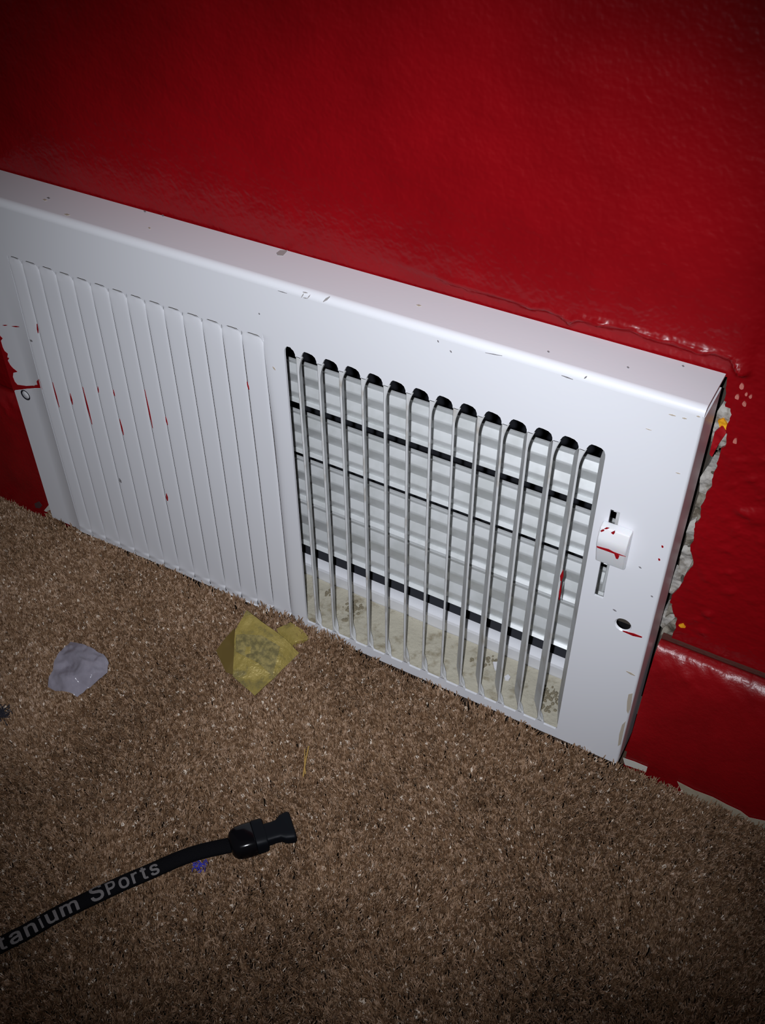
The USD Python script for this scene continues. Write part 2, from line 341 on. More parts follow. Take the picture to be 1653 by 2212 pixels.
# ------------------------------------------------------------------ baseboards
def base_profile(zb):
    return [(0.0, zb), (0.0, 0.0545), (-0.0018, 0.0557), (-0.0036, 0.0557), (-0.0052, 0.0546), (-0.0066, 0.0526), (-0.0077, 0.0497), (-0.0085, 0.0460), (-0.0092, 0.040), (-0.0112, 0.022), (-0.0120, 0.008), (-0.0120, zb)]
def baseboard(x0, x1, seed, curl):
    """profile with a wobbling hand-painted surface, built as a grid along x"""
    pr = np.array(base_profile(-0.022)); L = LineString(pr)
    q = np.array([L.interpolate(t).coords[0] for t in np.linspace(0, L.length, 90)])
    xs = np.concatenate([np.arange(x0, x1, 0.0009), [x1]]) if x1 - x0 < 0.2 else None
    xs = xs if xs is not None else (np.unique(np.concatenate([np.linspace(x0, x1, 30), np.arange(max(x0, -0.25), min(x1, 0.26), 0.0009)])))
    X, K = np.meshgrid(xs, np.arange(len(q)), indexing='ij')
    Y = q[K, 0]; Z = q[K, 1]
    h = 0.0024 * np.maximum(nz3(X, Y, Z, 230, seed, 3), -0.1) * sstep((Z - 0.040) / 0.008) + 0.0005 * nz3(X, Y, Z, 60, seed + 1)
    front = sstep((-Y) / 0.003)
    Y = Y - h * front; Z = Z + h * 0.5 * front
    nk = len(q); i, j = np.meshgrid(np.arange(len(xs) - 1), np.arange(nk - 1), indexing='ij'); i, j = i.ravel(), j.ravel()
    a, b, c, d = i * nk + j, (i + 1) * nk + j, (i + 1) * nk + j + 1, i * nk + j + 1
    f = np.concatenate([np.stack([a, c, b], 1), np.stack([a, d, c], 1)])
    v = np.stack([X.ravel(), Y.ravel(), Z.ravel()], 1)
    m = len(v); caps_v, caps_f = [], []
    for e, row in ((0, 0), (1, len(xs) - 1)):
        ring = v[row * nk:(row + 1) * nk]; cen = ring.mean(0); base = m + sum(len(x) for x in caps_v)
        caps_v.append(np.vstack([ring, cen])); k = np.arange(nk); k2 = (k + 1) % nk
        tri = np.stack([base + k, base + k2, np.full(nk, base + nk)], 1)
        caps_f.append(tri if e == 0 else tri[:, ::-1])
    return np.vstack([v] + caps_v), np.vstack([f] + caps_f)
bbr = struct('baseboard_right', baseboard(0.1434, 1.1, 91, 0), MAT['red_trim'], 'red painted baseboard running right from the register', 'baseboard', smooth=40)
bbl = struct('baseboard_left', baseboard(-1.1, -0.1450, 95, 0), MAT['red_trim'], 'red painted baseboard left of the register', 'baseboard', smooth=40)
obj('caulk_joint', bx(0.1434, 1.1, -0.0007, 0.001, 0.0540, 0.0564), mat('dirty_joint', (0.09, 0.032, 0.025), 0.85, spec=0.1, bump=(500.0, 0.0004, 3.0)), bbr, label='dirty brown joint above the baseboard')
def decal(pts, y, t=0.00012, grow=0.0):
    return plate(Polygon([on_y(u, v, y)[[0, 2]] for u, v in pts]).buffer(grow), y, t)
obj('bare_patch', decal([(1346, 1637), (1350, 1652), (1396, 1668), (1399, 1657), (1370, 1645)], -0.0125), MAT['bare_white'], bbr, label='white patch of old paint low on the baseboard')
obj('bare_patch', decal([(1463, 1688), (1474, 1712), (1500, 1732), (1515, 1738), (1545, 1758), (1580, 1770), (1612, 1784), (1660, 1810), (1660, 1775), (1618, 1766), (1600, 1752), (1570, 1738), (1540, 1722), (1500, 1707)], -0.0125), MAT['bare'], bbr, label='bare beige strip along the bottom of the baseboard')
obj('paint_fleck', decal([(27, 1030), (36, 1034), (41, 1048), (40, 1058), (33, 1056), (27, 1044)], -0.0118), MAT['blue_paint'], bbl, label='dark blue paint fleck')
obj('paint_fleck', decal([(74, 1088), (84, 1083), (91, 1092), (86, 1098), (77, 1097)], -0.0128), MAT['smudge'], bbl)
obj('bare_patch', decal([(95, 1103), (105, 1091), (111, 1100), (100, 1106)], -0.0128), MAT['bare_white'], bbl)

# ------------------------------------------------------------------ the register
reg = thing('wall_register', 'white enamelled wall register with ribbed left half and open slots on the right', 'vent', (0, 0, 0))
RB = 0.0026                                         # bend radius of the top front edge
T = 0.0009
PX0, PX1 = -0.1322, 0.0004                          # ribbed panel
PZ0, PZ1 = 0.0015, 0.1500
face = sbox(XL + 0.0006, ZB, XR - 0.0006, ZT - RB)
panel = sbox(PX0, PZ0, PX1, PZ1)
slots = []
for k in range(14):
    a = (k + (0.27 if k == 0 else 0.08)) * P; b = (k + 0.80) * P
    top = Polygon([(a, 0.10), (a - (0.0 if k == 0 else 0.0004), SL_T - 0.0032), (a + 0.0001, SL_T - 0.0020), (a + 0.0007, SL_T - 0.0007), (a + 0.0014, SL_T), (a + 0.0028, SL_T), (b - 0.0016, SL_T - 0.0003), (b - 0.0006, SL_T - 0.0010), (b - 0.0001, SL_T - 0.0022), (b, SL_T - 0.0035), (b, 0.10)])
    bot = Polygon([(a, 0.05), (a, SL_B + 0.0014), (a + 0.0006, SL_B), (b - 0.0006, SL_B), (b, SL_B + 0.0014), (b, 0.05)])
    slots += [top, bot]
OPZ1, OPZ0 = SL_T - 0.0032, SL_B + 0.0014
openings = unary_union(slots + [sbox(0.27 * P, OPZ0, 13.80 * P, OPZ1)])
lever_slot = sbox(0.1214, 0.0842, 0.1245, 0.1231)
hole_r, hole_l = (0.1328, 0.0755), (-0.1369, 0.0757)
cuts = unary_union([panel, openings, lever_slot, Point(hole_r).buffer(0.0030, 24), Point(hole_l).buffer(0.0026, 24)])
obj('face_plate', plate(face.difference(cuts), YF, T), MAT['white'], reg, smooth=30)
# turned-back top with its rounded front bend; the turned-back sides
a = np.linspace(0, math.pi / 2, 12)
prof = [(YF + RB - RB * math.cos(t), ZT - RB + RB * math.sin(t)) for t in a] + [(-0.0008, ZT), (-0.0008, ZT - T)] + \
       [(YF + RB - (RB - T) * math.cos(t), ZT - RB + (RB - T) * math.sin(t)) for t in a[::-1]]
obj('top_flange', sweep_x(prof, XL + 0.0002, XR - 0.0002), MAT['white'], reg, smooth=40)
def side(x, sgn):
    r = 0.0011; a = np.linspace(0, math.pi / 2, 7)
    pr = [(x - sgn * (r - r * math.sin(t)), YF + r - r * math.cos(t)) for t in a]
    pr = pr + [(x, -0.0035), (x - sgn * T, -0.0035)] + [(x - sgn * (r - (r - T) * math.sin(t)), YF + r - (r - T) * math.cos(t)) for t in a[::-1]]
    m = trimesh.creation.extrude_polygon(Polygon(pr).buffer(0), ZT - RB - ZB - 0.0004, engine='earcut'); m.apply_translation([0, 0, ZB]); return m
obj('side_flange', side(XR, 1), MAT['white'], reg, smooth=40)
obj('side_flange', side(XL, -1), MAT['white'], reg, smooth=40)

# ribbed half: 14 closed blades pressed in the sheet, parted by fine slits
def swell(x, z):                                     # the pressed panel stands a little proud, more towards its foot
    rise = 0.0013 * sstep((0.150 - z) / 0.075)
    t = np.clip((x - PX0) / (edges[0] - PX0), 0, 1); u = np.clip((x - edges[0]) / (edges[-1] - edges[0]), 0, 1)
    return rise * (t ** 1.7 - 1.55 * u)
edges = [-0.1240] + [-0.0152 - (12 - k) * P for k in range(13)] + [-0.0062]
ZTOP, ZBOT = 0.1455, 0.0052
zsr = np.unique(np.concatenate([np.linspace(PZ0, 0.014, 34), np.linspace(0.014, 0.134, 40), np.linspace(0.134, PZ1, 60), [ZTOP, ZTOP - 0.0003, ZTOP + 0.0002]]))
SG = 0.00030
def corner(s_): return 0.0021 * np.maximum(0, (s_ - 0.74) / 0.26) ** 2.2
def blade_y(x0, x1):
    def f(x, z):
        s_ = (x - x0) / (x1 - x0)
        top = ZTOP - z; bot = z - ZBOT
        at = np.exp(-np.maximum(top, 0) / 0.0035); ab = np.exp(-np.maximum(bot, 0) / 0.0030)
        A = 0.00006 + 0.00050 * (at + ab)
        p = A * (1 - 2 * s_)
        edge = sstep(top / 0.0040) * sstep((bot + 0.002) / 0.003)
        ledge = sstep(top / 0.0004) * sstep((bot + 0.0015) / 0.0015)
        h = np.where(p > 0, p * (edge if True else 1), p * ledge)
        rnd = np.exp(-(x1 - SG - x) / 0.0006) * 0.00018 + np.exp(-(x - x0 - SG) / 0.0005) * 0.00012   # rounded edges at the slits
        h = h - rnd * sstep(top / 0.0008) * sstep((bot + 0.001) / 0.001)
        return YF - swell(x, z) - h
    return f
for k in range(14):
    x0, x1 = edges[k], edges[k + 1]
    xs_ = np.unique(np.concatenate([np.linspace(x0 + SG, x0 + SG + 0.0012, 7), np.linspace(x0 + SG + 0.0012, x1 - SG - 0.0014, 10), np.linspace(x1 - SG - 0.0014, x1 - SG, 8)]))
    zz = zsr[(zsr <= ZTOP + 1e-9)]
    v, f = grid_mesh(xs_, zz, blade_y(x0, x1))
    v[:, 2] -= corner(np.clip((v[:, 0] - x0) / (x1 - x0), 0, 1)) * sstep((v[:, 2] - ZTOP + 0.006) / 0.006)
    v, f = skirt(v, f, 0.00025)
    obj('closed_blade', (v, f), MAT['white'], reg, smooth=40)
# sheet round the blades: left shoulder, head strip above them, right strip
def sheet_y(x, z): return YF - swell(x, z)
def low_z(x):
    k = np.clip(np.searchsorted(edges, x, side='right') - 1, 0, 13); e = np.array(edges)
    s_ = np.clip((x - e[k]) / (e[k + 1] - e[k]), 0, 1)
    return ZTOP - corner(s_) + 0.00006 + 0.00042 * sstep((s_ - 0.22) / 0.15)
hx = np.unique(np.concatenate([np.linspace(edges[k] + 1e-6, edges[k + 1] - 1e-6, 26) for k in range(14)]))
ht = np.linspace(0, 1, 14) ** 1.5
HX, HT = np.meshgrid(hx, ht, indexing='ij'); LZ = low_z(HX); HZ = LZ + (PZ1 - LZ) * HT
nk = len(ht); i, j = np.meshgrid(np.arange(len(hx) - 1), np.arange(nk - 1), indexing='ij'); i, j = i.ravel(), j.ravel(); A_ = i * nk + j
hv = np.stack([HX.ravel(), sheet_y(HX.ravel(), HZ.ravel()), HZ.ravel()], 1); hf = np.concatenate([np.stack([A_, A_ + nk, A_ + nk + 1], 1), np.stack([A_, A_ + nk + 1, A_ + 1], 1)])
parts = [skirt(*grid_mesh(np.linspace(PX0, edges[0] + SG * 0.2, 26), zsr, sheet_y), 0.00025), skirt(hv, hf, 0.00025)]
obj('panel_rim', cat_([trimesh.Trimesh(*p, process=False) for p in parts]), MAT['white'], reg, smooth=40)
def strip_y(x, z):
    g = sstep((0.150 - z) / 0.06)
    return YF + (0.0002 + 0.0009 * g) * np.exp(-(x - edges[-1]) / 0.0013) * sstep((0.1475 - z) / 0.003)
obj('divider_strip', skirt(*grid_mesh(np.linspace(edges[-1] - SG * .2, PX1, 26), zsr, strip_y), T), MAT['white'], reg, smooth=40)
obj('slit_shade_sheet', bx(PX0 - 0.006, PX1, YF + 0.0019, YF + 0.0027, PZ0, PZ1), MAT['cavity'], reg)  # added dark sheet: its colour gives the slits their shade

# open half: 13 bars between the 14 slots, each a strip whose metal is folded back to the left
def bar(k):
    x0 = (k + 0.80) * P + 0.00002; neck = 0.28 * P
    dmax = 0.0056
    zz = np.concatenate([np.linspace(OPZ0 - 0.0002, OPZ0 + 0.010, 14), np.linspace(OPZ0 + 0.014, OPZ1 - 0.016, 10), np.linspace(OPZ1 - 0.012, OPZ1 + 0.0002, 18)])
    rings = []
    for z in zz:
        e = min(1 - max(0.0, 1 - (OPZ1 - z) / 0.0075) ** 2, 1 - max(0.0, 1 - (z - OPZ0) / 0.0035) ** 2); e = max(0.0, e)
        th = math.radians(25.5 if k < 8 else 29.0 + 15.0 * (OPZ1 - z) / (OPZ1 - OPZ0))
        w = neck + (0.00085 - neck) * e; d = 0.0010 + (dmax - 0.0010) * e
        dx = -math.sin(th) * d * e
        r = 0.00025
        rings.append([(x0 + r, YF, z), (x0 + w - r, YF, z), (x0 + w, YF + r, z), (x0 + w + dx, YF + d, z), (x0 + dx, YF + d, z), (x0, YF + r, z)])
    v = np.array(rings).reshape(-1, 3); m = 6; f = []
    for i in range(len(zz) - 1):
        for j in range(m):
            a_, b_ = i * m + j, i * m + (j + 1) % m
            f += [(a_, b_, b_ + m), (a_, b_ + m, a_ + m)]
    for base, flip in ((0, 1), ((len(zz) - 1) * m, 0)):
        for j in range(1, m - 1): f.append((base, base + j + 1, base + j) if flip else (base, base + j, base + j + 1))
    return trimesh.Trimesh(v, f, process=False)
for k in range(13):
    obj('grille_bar', bar(k), MAT['bar'], reg, smooth=35)
# the last slot's folded edge
xe = 13.80 * P; zz0, zz1 = SL_B + 0.003, SL_T - 0.001
th = math.radians(31); fl_ = []
for z, e in ((zz0, 0), (zz0 + 0.008, 1), (zz1 - 0.008, 1), (zz1, 0.35)):
    d = 0.0010 + 0.0048 * e; fl_.append([(xe, YF + 0.0001, z), (xe + 0.0010, YF + 0.0006, z), (xe + 0.0010 - math.sin(th) * d, YF + d, z), (xe - math.sin(th) * d, YF + d, z)])
v = np.array(fl_).reshape(-1, 3); f = []
for i in range(3):
    for j in range(4):
        a_, b_ = i * 4 + j, i * 4 + (j + 1) % 4; f += [(a_, b_, b_ + 4), (a_, b_ + 4, a_ + 4)]
f += [(0, 2, 1), (0, 3, 2), (12, 13, 14), (12, 14, 15)]
obj('folded_edge', trimesh.Trimesh(v, f, process=False), MAT['bar'], reg, smooth=35)

# damper behind the slots: four shutter blades, pressed lengthwise
YD = 0.0025
def damper(zt, zb, tilt):
    h = zt - zb
    fr = [(0.0, 0.0010), (0.010, 0.0001), (0.095, 0.0009), (0.10, 0.0009), (0.25, -0.0007), (0.27, -0.0008), (0.30, -0.0008), (0.585, 0.0010), (0.59, 0.0010), (0.735, -0.0006), (0.76, -0.0008), (0.79, -0.0008), (0.955, 0.0000), (0.96, -0.0004), (1.0, -0.0016)]
    front = [(YD + y + tilt * (s_ - 0.5), zt - s_ * h) for s_, y in fr]
    backp = [(y + 0.0007, z) for y, z in front[::-1]]
    return sweep_x(front + backp, -0.119, 0.1235)
for pt, pb in [((622, 773), (624, 864.5)), ((630, 882), (633, 974)), ((638, 984), (641, 1075)), ((644, 1076.5), (648, 1173))]:
    zt = on_y(*pt, YD + 0.0008)[2]; zb = on_y(*pb, YD - 0.0018)[2]
    obj('damper_blade', damper(zt, zb, 0.0), MAT['damper'], reg, smooth=9)
lipp = [(0.0050, 0.0035), (0.0042, 0.0112), (0.0034, 0.0114), (0.0028, 0.0122), (0.0030, 0.0136), (0.0046, 0.0146), (0.0070, 0.0148), (0.0070, 0.0138), (0.0050, 0.0132), (0.0058, 0.0035)]
obj('damper_frame', sweep_x(lipp, -0.119, 0.1235), MAT['white'], reg, smooth=35, label='white lip along the foot of the damper')
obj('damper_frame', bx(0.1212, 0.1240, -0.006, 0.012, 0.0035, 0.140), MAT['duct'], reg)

# lever: plastic slider in its slot
p_top = on_y(1300, 1128, YF - 0.0010); zc = on_y(1289, 1181, YF - 0.0046)[2]; zb_ = on_y(1286, 1205, YF - 0.0008)[2]; zt_ = on_y(1297, 1122, YF - 0.0005)[2]
lx0, lx1 = on_y(1287, 1192, YF - 0.0030)[0], on_y(1352, 1200, YF - 0.0040)[0]
lp = [(YF - 0.0001, zt_), (YF - 0.0022, zt_ - 0.0003), (YF - 0.0036, zt_ - 0.0014), (YF - 0.0043, zt_ - 0.0032), (YF - 0.0046, zc + 0.0006), (YF - 0.0044, zc), (YF - 0.0008, zb_), (YF - 0.0001, zb_)]
lv = sweep_x(lp, lx0, lx1)
import manifold3d
def rounded(mesh, r):
    """rounds a convex solid: hull of little spheres at its shrunken corners"""
    c = mesh.vertices.mean(0); vs = np.unique(np.round(mesh.vertices, 7), axis=0)
    sp = trimesh.creation.icosphere(1, r)
    out = []
    for v in vs:
        d = v - c; q = v - np.sign(d) * r * 0.9
        out.append(sp.vertices + q)
    return trimesh.convex.convex_hull(np.vstack(out))
lever = obj('lever', rounded(lv, 0.0006), MAT['lever'], reg, smooth=50, label='white plastic damper slider with red paint marks')
obj('lever_stem', bx(0.1222, 0.1238, YF - 0.0005, 0.004, 0.104, 0.112), MAT['damper'], reg)
obj('lever_link', trimesh.creation.cylinder(0.0007, segment=[[0.1240, YF + 0.004, 0.112], [0.1226, YF + 0.006, 0.082]], sections=10), MAT['damper'], reg)
obj('lever_bracket', bx(0.1232, 0.1260, YF + 0.0012, YF + 0.0020, 0.113, 0.1235), MAT['damper'], reg)
for pts in [[(1297, 1147), (1303, 1144), (1305, 1147), (1299, 1149)], [(1305, 1143), (1310, 1140), (1316, 1141), (1311, 1143)], [(1320, 1151), (1328, 1147), (1328, 1151), (1325, 1155)]]:
    obj('paint_fleck', decal(pts, YF - 0.00475, 0.0003), MAT['red_paint'], reg)
obj('paint_fleck', decal([(1289, 1180), (1315, 1187), (1326, 1193), (1352, 1203), (1326, 1196), (1290, 1183)], YF - 0.0049, 0.0002), MAT['red_paint'], reg)
obj('paint_fleck', decal([(1327, 1196), (1338, 1201), (1335, 1208), (1331, 1207)], YF - 0.0044, 0.0006), MAT['red_paint'], reg)

# screw holes: right one open and dimpled, left one with its screw
def lathe_y(c, rz, n_=28):
    m = trimesh.creation.revolve(np.array(rz), sections=n_)       # (radius, depth) about z
    v = np.array(m.vertices); m.vertices = np.stack([c[0] + v[:, 0], YF + v[:, 2], c[1] + v[:, 1]], 1); return m
obj('screw_dimple', lathe_y(hole_r, [(0.0031, 0.0), (0.0028, 0.0003), (0.0025, 0.0007), (0.0026, 0.0009), (0.0031, 0.0004), (0.0031, 0.0)]), MAT['white'], reg, smooth=40)
obj('screw', lathe_y((hole_l[0], hole_l[1]), [(0.0, -0.0001), (0.0012, -0.00005), (0.00195, 0.0004), (0.00195, 0.0014), (0.0, 0.0014)]), MAT['white'], reg, smooth=40, label='white painted screw head in its hole')
obj('hole_backing', bx(0.1295, 0.1362, YF + 0.0045, YF + 0.0052, 0.072, 0.079), MAT['cavity'], reg)
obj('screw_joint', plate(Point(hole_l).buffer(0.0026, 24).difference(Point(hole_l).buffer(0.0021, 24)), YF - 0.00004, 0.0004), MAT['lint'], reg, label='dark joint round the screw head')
obj('hole_backing', bx(-0.1402, -0.1336, YF + 0.0016, YF + 0.0022, 0.0724, 0.079), MAT['cavity'], reg)

# red paint slopped over the face, flecks in the slits, scuffs
sm = [(-90, 470), (-50, 560), (-20, 690), (-4, 716), (1, 726), (6, 731), (2, 736), (6, 750), (10, 758), (17, 764), (16, 772), (20, 773), (17, 779), (22, 788), (28, 795), (38, 803), (29, 805), (28, 814), (32, 824), (38, 831), (60, 834), (80, 832), (80, 824), (84, 819), (90, 821), (93, 830), (94, 846), (91, 843), (90, 837), (60, 839), (46, 841), (34, 842), (29.5, 845)]
smp = [tuple(on_y(u, v, YF)[[0, 2]]) for u, v in sm]
smp = [(max(x, XL + 0.0002), z) for x, z in smp] + [(XL + 0.0002, smp[-1][1])]
obj('paint_smear', plate(Polygon(smp).buffer(0), YF - 0.00015, 0.0002), MAT['red_paint'], reg, label='red wall paint slopped over the left edge')
def fleck(pts, m='red_paint', y=YF - 0.0010, t=0.0008, name='paint_fleck'):
    obj(name, decal(pts, y, t), MAT[m], reg)
def sliver(u0, v0, u1, v1, w, m='red_paint', y=None):
    d = np.array([u1 - u0, v1 - v0], float); L_ = np.hypot(*d); nrm = np.array([-d[1], d[0]]) / L_ * w * 0.5
    a_, b_ = np.array([u0, v0]), np.array([u1, v1]); c_ = a_ + d * 0.55
    if y is None:                                      # lies in a slit of the ribbed panel
        q = on_y(*c_, YF); y = float(YF - swell(np.array(q[0]), np.array(q[2]))) - 0.0001
        q = on_y(*c_, y); y = float(YF - swell(np.array(q[0]), np.array(q[2]))) - 0.00012
    fleck([a_, c_ + nrm * 1.1, b_ + nrm * 0.4, b_ - nrm * 0.4, c_ - nrm, a_ - nrm * 0.3], m, y, 0.0003)
for s_ in [(113, 826, 128, 880, 2.2), (151, 850, 157, 874, 3), (178, 836, 199, 917, 2.6), (211, 835, 213, 848, 2), (244, 842, 248, 856, 2), (258, 905, 267, 940, 2.6), (312, 842, 330, 925, 2.2), (357, 900, 362, 918, 2.2), (359, 1066, 362, 1082, 4), (79, 700, 82, 720, 2.0), (533, 825, 538, 842, 2.4)]:
    sliver(*s_)
sliver(257, 1033, 262, 1043, 4, 'scuff')
sliver(64, 734, 70, 738, 4, 'scuff')
sliver(5, 703, 15, 703, 2, 'red_paint', YF - 0.0002); sliver(25, 705, 42, 706, 2.4, 'red_paint', YF - 0.0002)
def fleck_on(pts):
    c_ = np.mean(pts, 0); q = on_y(*c_, YF); y = float(YF - swell(np.array(q[0]), np.array(q[2])))
    q = on_y(*c_, y); y = float(YF - swell(np.array(q[0]), np.array(q[2]))); fleck(pts, 'red_paint', y - 0.0002, 0.0008)
fleck_on([(79, 824), (83, 819), (89, 820), (93, 828), (95, 846), (91, 842), (89, 838), (74, 838), (74, 833), (81, 832)]); fleck_on([(58, 834), (75, 833), (75, 838), (58, 839)])
sliver(1345, 1364, 1387, 1377, 5, 'red_paint', YF - 0.0002)
sliver(1216, 1232, 1212, 1255, 7, 'red_paint', YF - 0.0003); sliver(1213, 1255, 1208, 1296, 4, 'red_paint', YF - 0.0003)
for u, v in ((1431, 1181), (1424, 1209)): sliver(u - 2, v - 2, u + 2, v + 2, 4, 'red_paint', YF - 0.0002)
def scuff(pts, m='scuff_light', y=YF - 0.0001): obj('scuff_mark', decal(pts, y, 0.00012), MAT[m], reg)
def dash(u0, v0, u1, v1, w, m='scuff', y=YF - 0.0001):
    d = np.array([u1 - u0, v1 - v0], float); nrm = np.array([-d[1], d[0]]) / np.hypot(*d) * w / 2; a_, b_ = np.array([u0, v0]), np.array([u1, v1])
    scuff([a_ + nrm * .3, (a_ + b_) / 2 + nrm, b_ + nrm * .3, b_ - nrm * .3, (a_ + b_) / 2 - nrm, a_ - nrm * .3], m, y)
for a_ in [(1380, 1224, 1386, 1228, 3), (1324, 1316, 1332, 1321, 3), (1406, 1287, 1411, 1290, 3), (1048, 762, 1085, 769, 1.6), (972, 757, 976, 762, 3), (945, 735, 948, 740, 3), (1213, 811, 1238, 820, 2.6), (1262, 818, 1268, 813, 3.5), (559, 676, 561, 680, 3), (600, 628, 620, 634, 1.6)]:
    dash(*a_)
dash(589, 792, 595, 800, 3, 'tan_mark'); dash(651, 643, 656, 634, 2.2, 'scuff_light'); dash(654, 631, 664, 633, 2.4, 'scuff_light'); dash(664, 645, 670, 637, 2.2, 'scuff_light'); dash(655, 643, 664, 645, 2, 'scuff_light')
dash(698, 652, 712, 641, 5, 'scuff_light')
for a_ in [(1445, 895, 1460, 899, 3), (1474, 903, 1484, 905, 3), (1505, 899, 1513, 901, 3), (1395, 926, 1408, 930, 1.6), (1460, 1021, 1470, 1024, 2), (1353, 1450, 1372, 1460, 4)]: dash(*a_, m='tan_mark')
scuff([(1358, 1500), (1367, 1498), (1362, 1530), (1357, 1542), (1354, 1536), (1355, 1515)], 'tan_mark'); scuff([(1344, 1566), (1352, 1558), (1345, 1590), (1341, 1608), (1335, 1612), (1338, 1586)], 'tan_mark')
def top_mark(pts, m):
    obj('scuff_mark', slab(Polygon([on_z(u, v, ZT)[:2] for u, v in pts]), ZT + 0.00012, 0.00015), MAT[m], reg)
top_mark([(597, 547), (605, 541), (622, 541), (616, 548), (611, 553), (600, 552)], 'scuff_light')
for u, v, w_, m in [(97, 432, 5, 'tan_mark'), (105, 428, 4, 'scuff'), (145, 464, 7, 'tan_mark'), (313, 457, 3, 'scuff'), (352, 466, 3, 'scuff'), (323, 493, 3, 'tan_mark'), (49, 475, 3, 'scuff'), (1357, 794, 3, 'scuff'), (1476, 791, 3, 'scuff'), (1185, 760, 3, 'scuff'), (905, 660, 6, 'tan_mark')]:
    if v < 470 or u > 900 or u == 323: top_mark([(u - w_, v - 1), (u, v - 2), (u + w_, v + 1), (u, v + 2)], m)

# ------------------------------------------------------------------ duct behind it
duct = thing('air_duct', 'dark sheet metal duct with a dusty beige sill behind the open slots', 'duct', (0, 0, 0))
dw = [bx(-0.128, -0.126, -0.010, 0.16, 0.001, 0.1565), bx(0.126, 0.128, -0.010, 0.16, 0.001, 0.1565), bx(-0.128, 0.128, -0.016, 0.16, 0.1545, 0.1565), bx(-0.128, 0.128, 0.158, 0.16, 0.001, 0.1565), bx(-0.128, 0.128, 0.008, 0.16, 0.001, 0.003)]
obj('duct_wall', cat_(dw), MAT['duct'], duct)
def sill_z(x, y): return 0.0042 + 0.0012 * nz3(x, y, 0 * x, 120, 101)
sx = np.linspace(-0.119, 0.1235, 240); sy = np.linspace(YF + 0.0012, 0.0048, 34)
X, Y = np.meshgrid(sx, sy, indexing='ij'); Z = sill_z(X, Y); nk = len(sy)
i, j = np.meshgrid(np.arange(len(sx) - 1), np.arange(nk - 1), indexing='ij'); i, j = i.ravel(), j.ravel()
A_ = i * nk + j; f = np.concatenate([np.stack([A_, A_ + nk, A_ + nk + 1], 1), np.stack([A_, A_ + nk + 1, A_ + 1], 1)])
obj('sill', (np.stack([X.ravel(), Y.ravel(), Z.ravel()], 1), f), MAT['sill'], duct, smooth=True, label='dusty beige sill')
rs = np.random.RandomState(5)
def grime_clump(c, r, n_, seed):
    rr = np.random.RandomState(seed); ms = []
    for _ in range(n_):
        q = rr.normal(0, r * 0.5, 2); m = trimesh.creation.icosphere(1, rr.uniform(0.00025, 0.0007)); m.vertices = m.vertices * rr.uniform(.6, 1.3, 3) + [c[0] + q[0], c[1] + q[1], sill_z(np.array(c[0] + q[0]), np.array(c[1] + q[1])) + 0.0002]; ms.append(m)
    return cat_(ms)
for k, (u, v, r, n_) in enumerate([(762, 1312, 0.0034, 90), (708, 1280, 0.0016, 16), (1188, 1500, 0.0036, 60), (1060, 1430, 0.0030, 24), (1020, 1425, 0.0008, 6), (745, 1338, 0.0012, 14), (1185, 1530, 0.002, 20)]):
    obj('dust_clump', grime_clump(on_z(u, v, 0.0045), r, n_, k), MAT['grime'], duct, smooth=True, kind='stuff')
for lab, px in (('upper of two tiny white crumbs lying on the dusty sill behind the slots', [(1065, 1430), (1076, 1430), (1080, 1443), (1074, 1450), (1068, 1444)]), ('lower of two tiny white crumbs lying on the dusty sill behind the slots', [(1090, 1461), (1098, 1457), (1103, 1463), (1099, 1469), (1091, 1468)])):
    c = on_z(px[0][0], px[0][1], 0.0052)
    m = slab(Polygon([on_z(u, v, 0.0054)[:2] for u, v in px]), 0.0056, 0.0009)
    o = obj('paper_crumb', m, MAT['crumb']); tag(o, lab, 'crumb', 'white crumbs on the sill')

# ------------------------------------------------------------------ small things on the carpet
def sheet(verts, faces, t, sub=3, amp=0.0, seed=0, scale=200):
    """a bent, creased sheet of thickness t"""
    m = trimesh.Trimesh(np.array(verts, float), faces, process=False)
    for _ in range(sub): m = m.subdivide()
    v = np.array(m.vertices)
    if amp:
        nn = np.stack([nz3(v[:, 0], v[:, 1], v[:, 2], scale, seed + k) for k in range(3)], 1); v = v + nn * amp * np.array([.5, .5, 1.6])
    m.vertices = v; nrm = m.vertex_normals
    n_ = len(v); top = v + nrm * t / 2; bot = v - nrm * t / 2
    f = np.array(m.faces)
    e = np.concatenate([f[:, [0, 1]], f[:, [1, 2]], f[:, [2, 0]]]); s2 = np.sort(e, 1); _, idx, cnt = np.unique(s2, axis=0, return_index=True, return_counts=True); be = e[idx[cnt == 1]]
    return trimesh.Trimesh(np.vstack([top, bot]), np.vstack([f, f[:, ::-1] + n_, np.stack([be[:, 1], be[:, 0], be[:, 0] + n_], 1), np.stack([be[:, 1], be[:, 0] + n_, be[:, 1] + n_], 1)]), process=False)

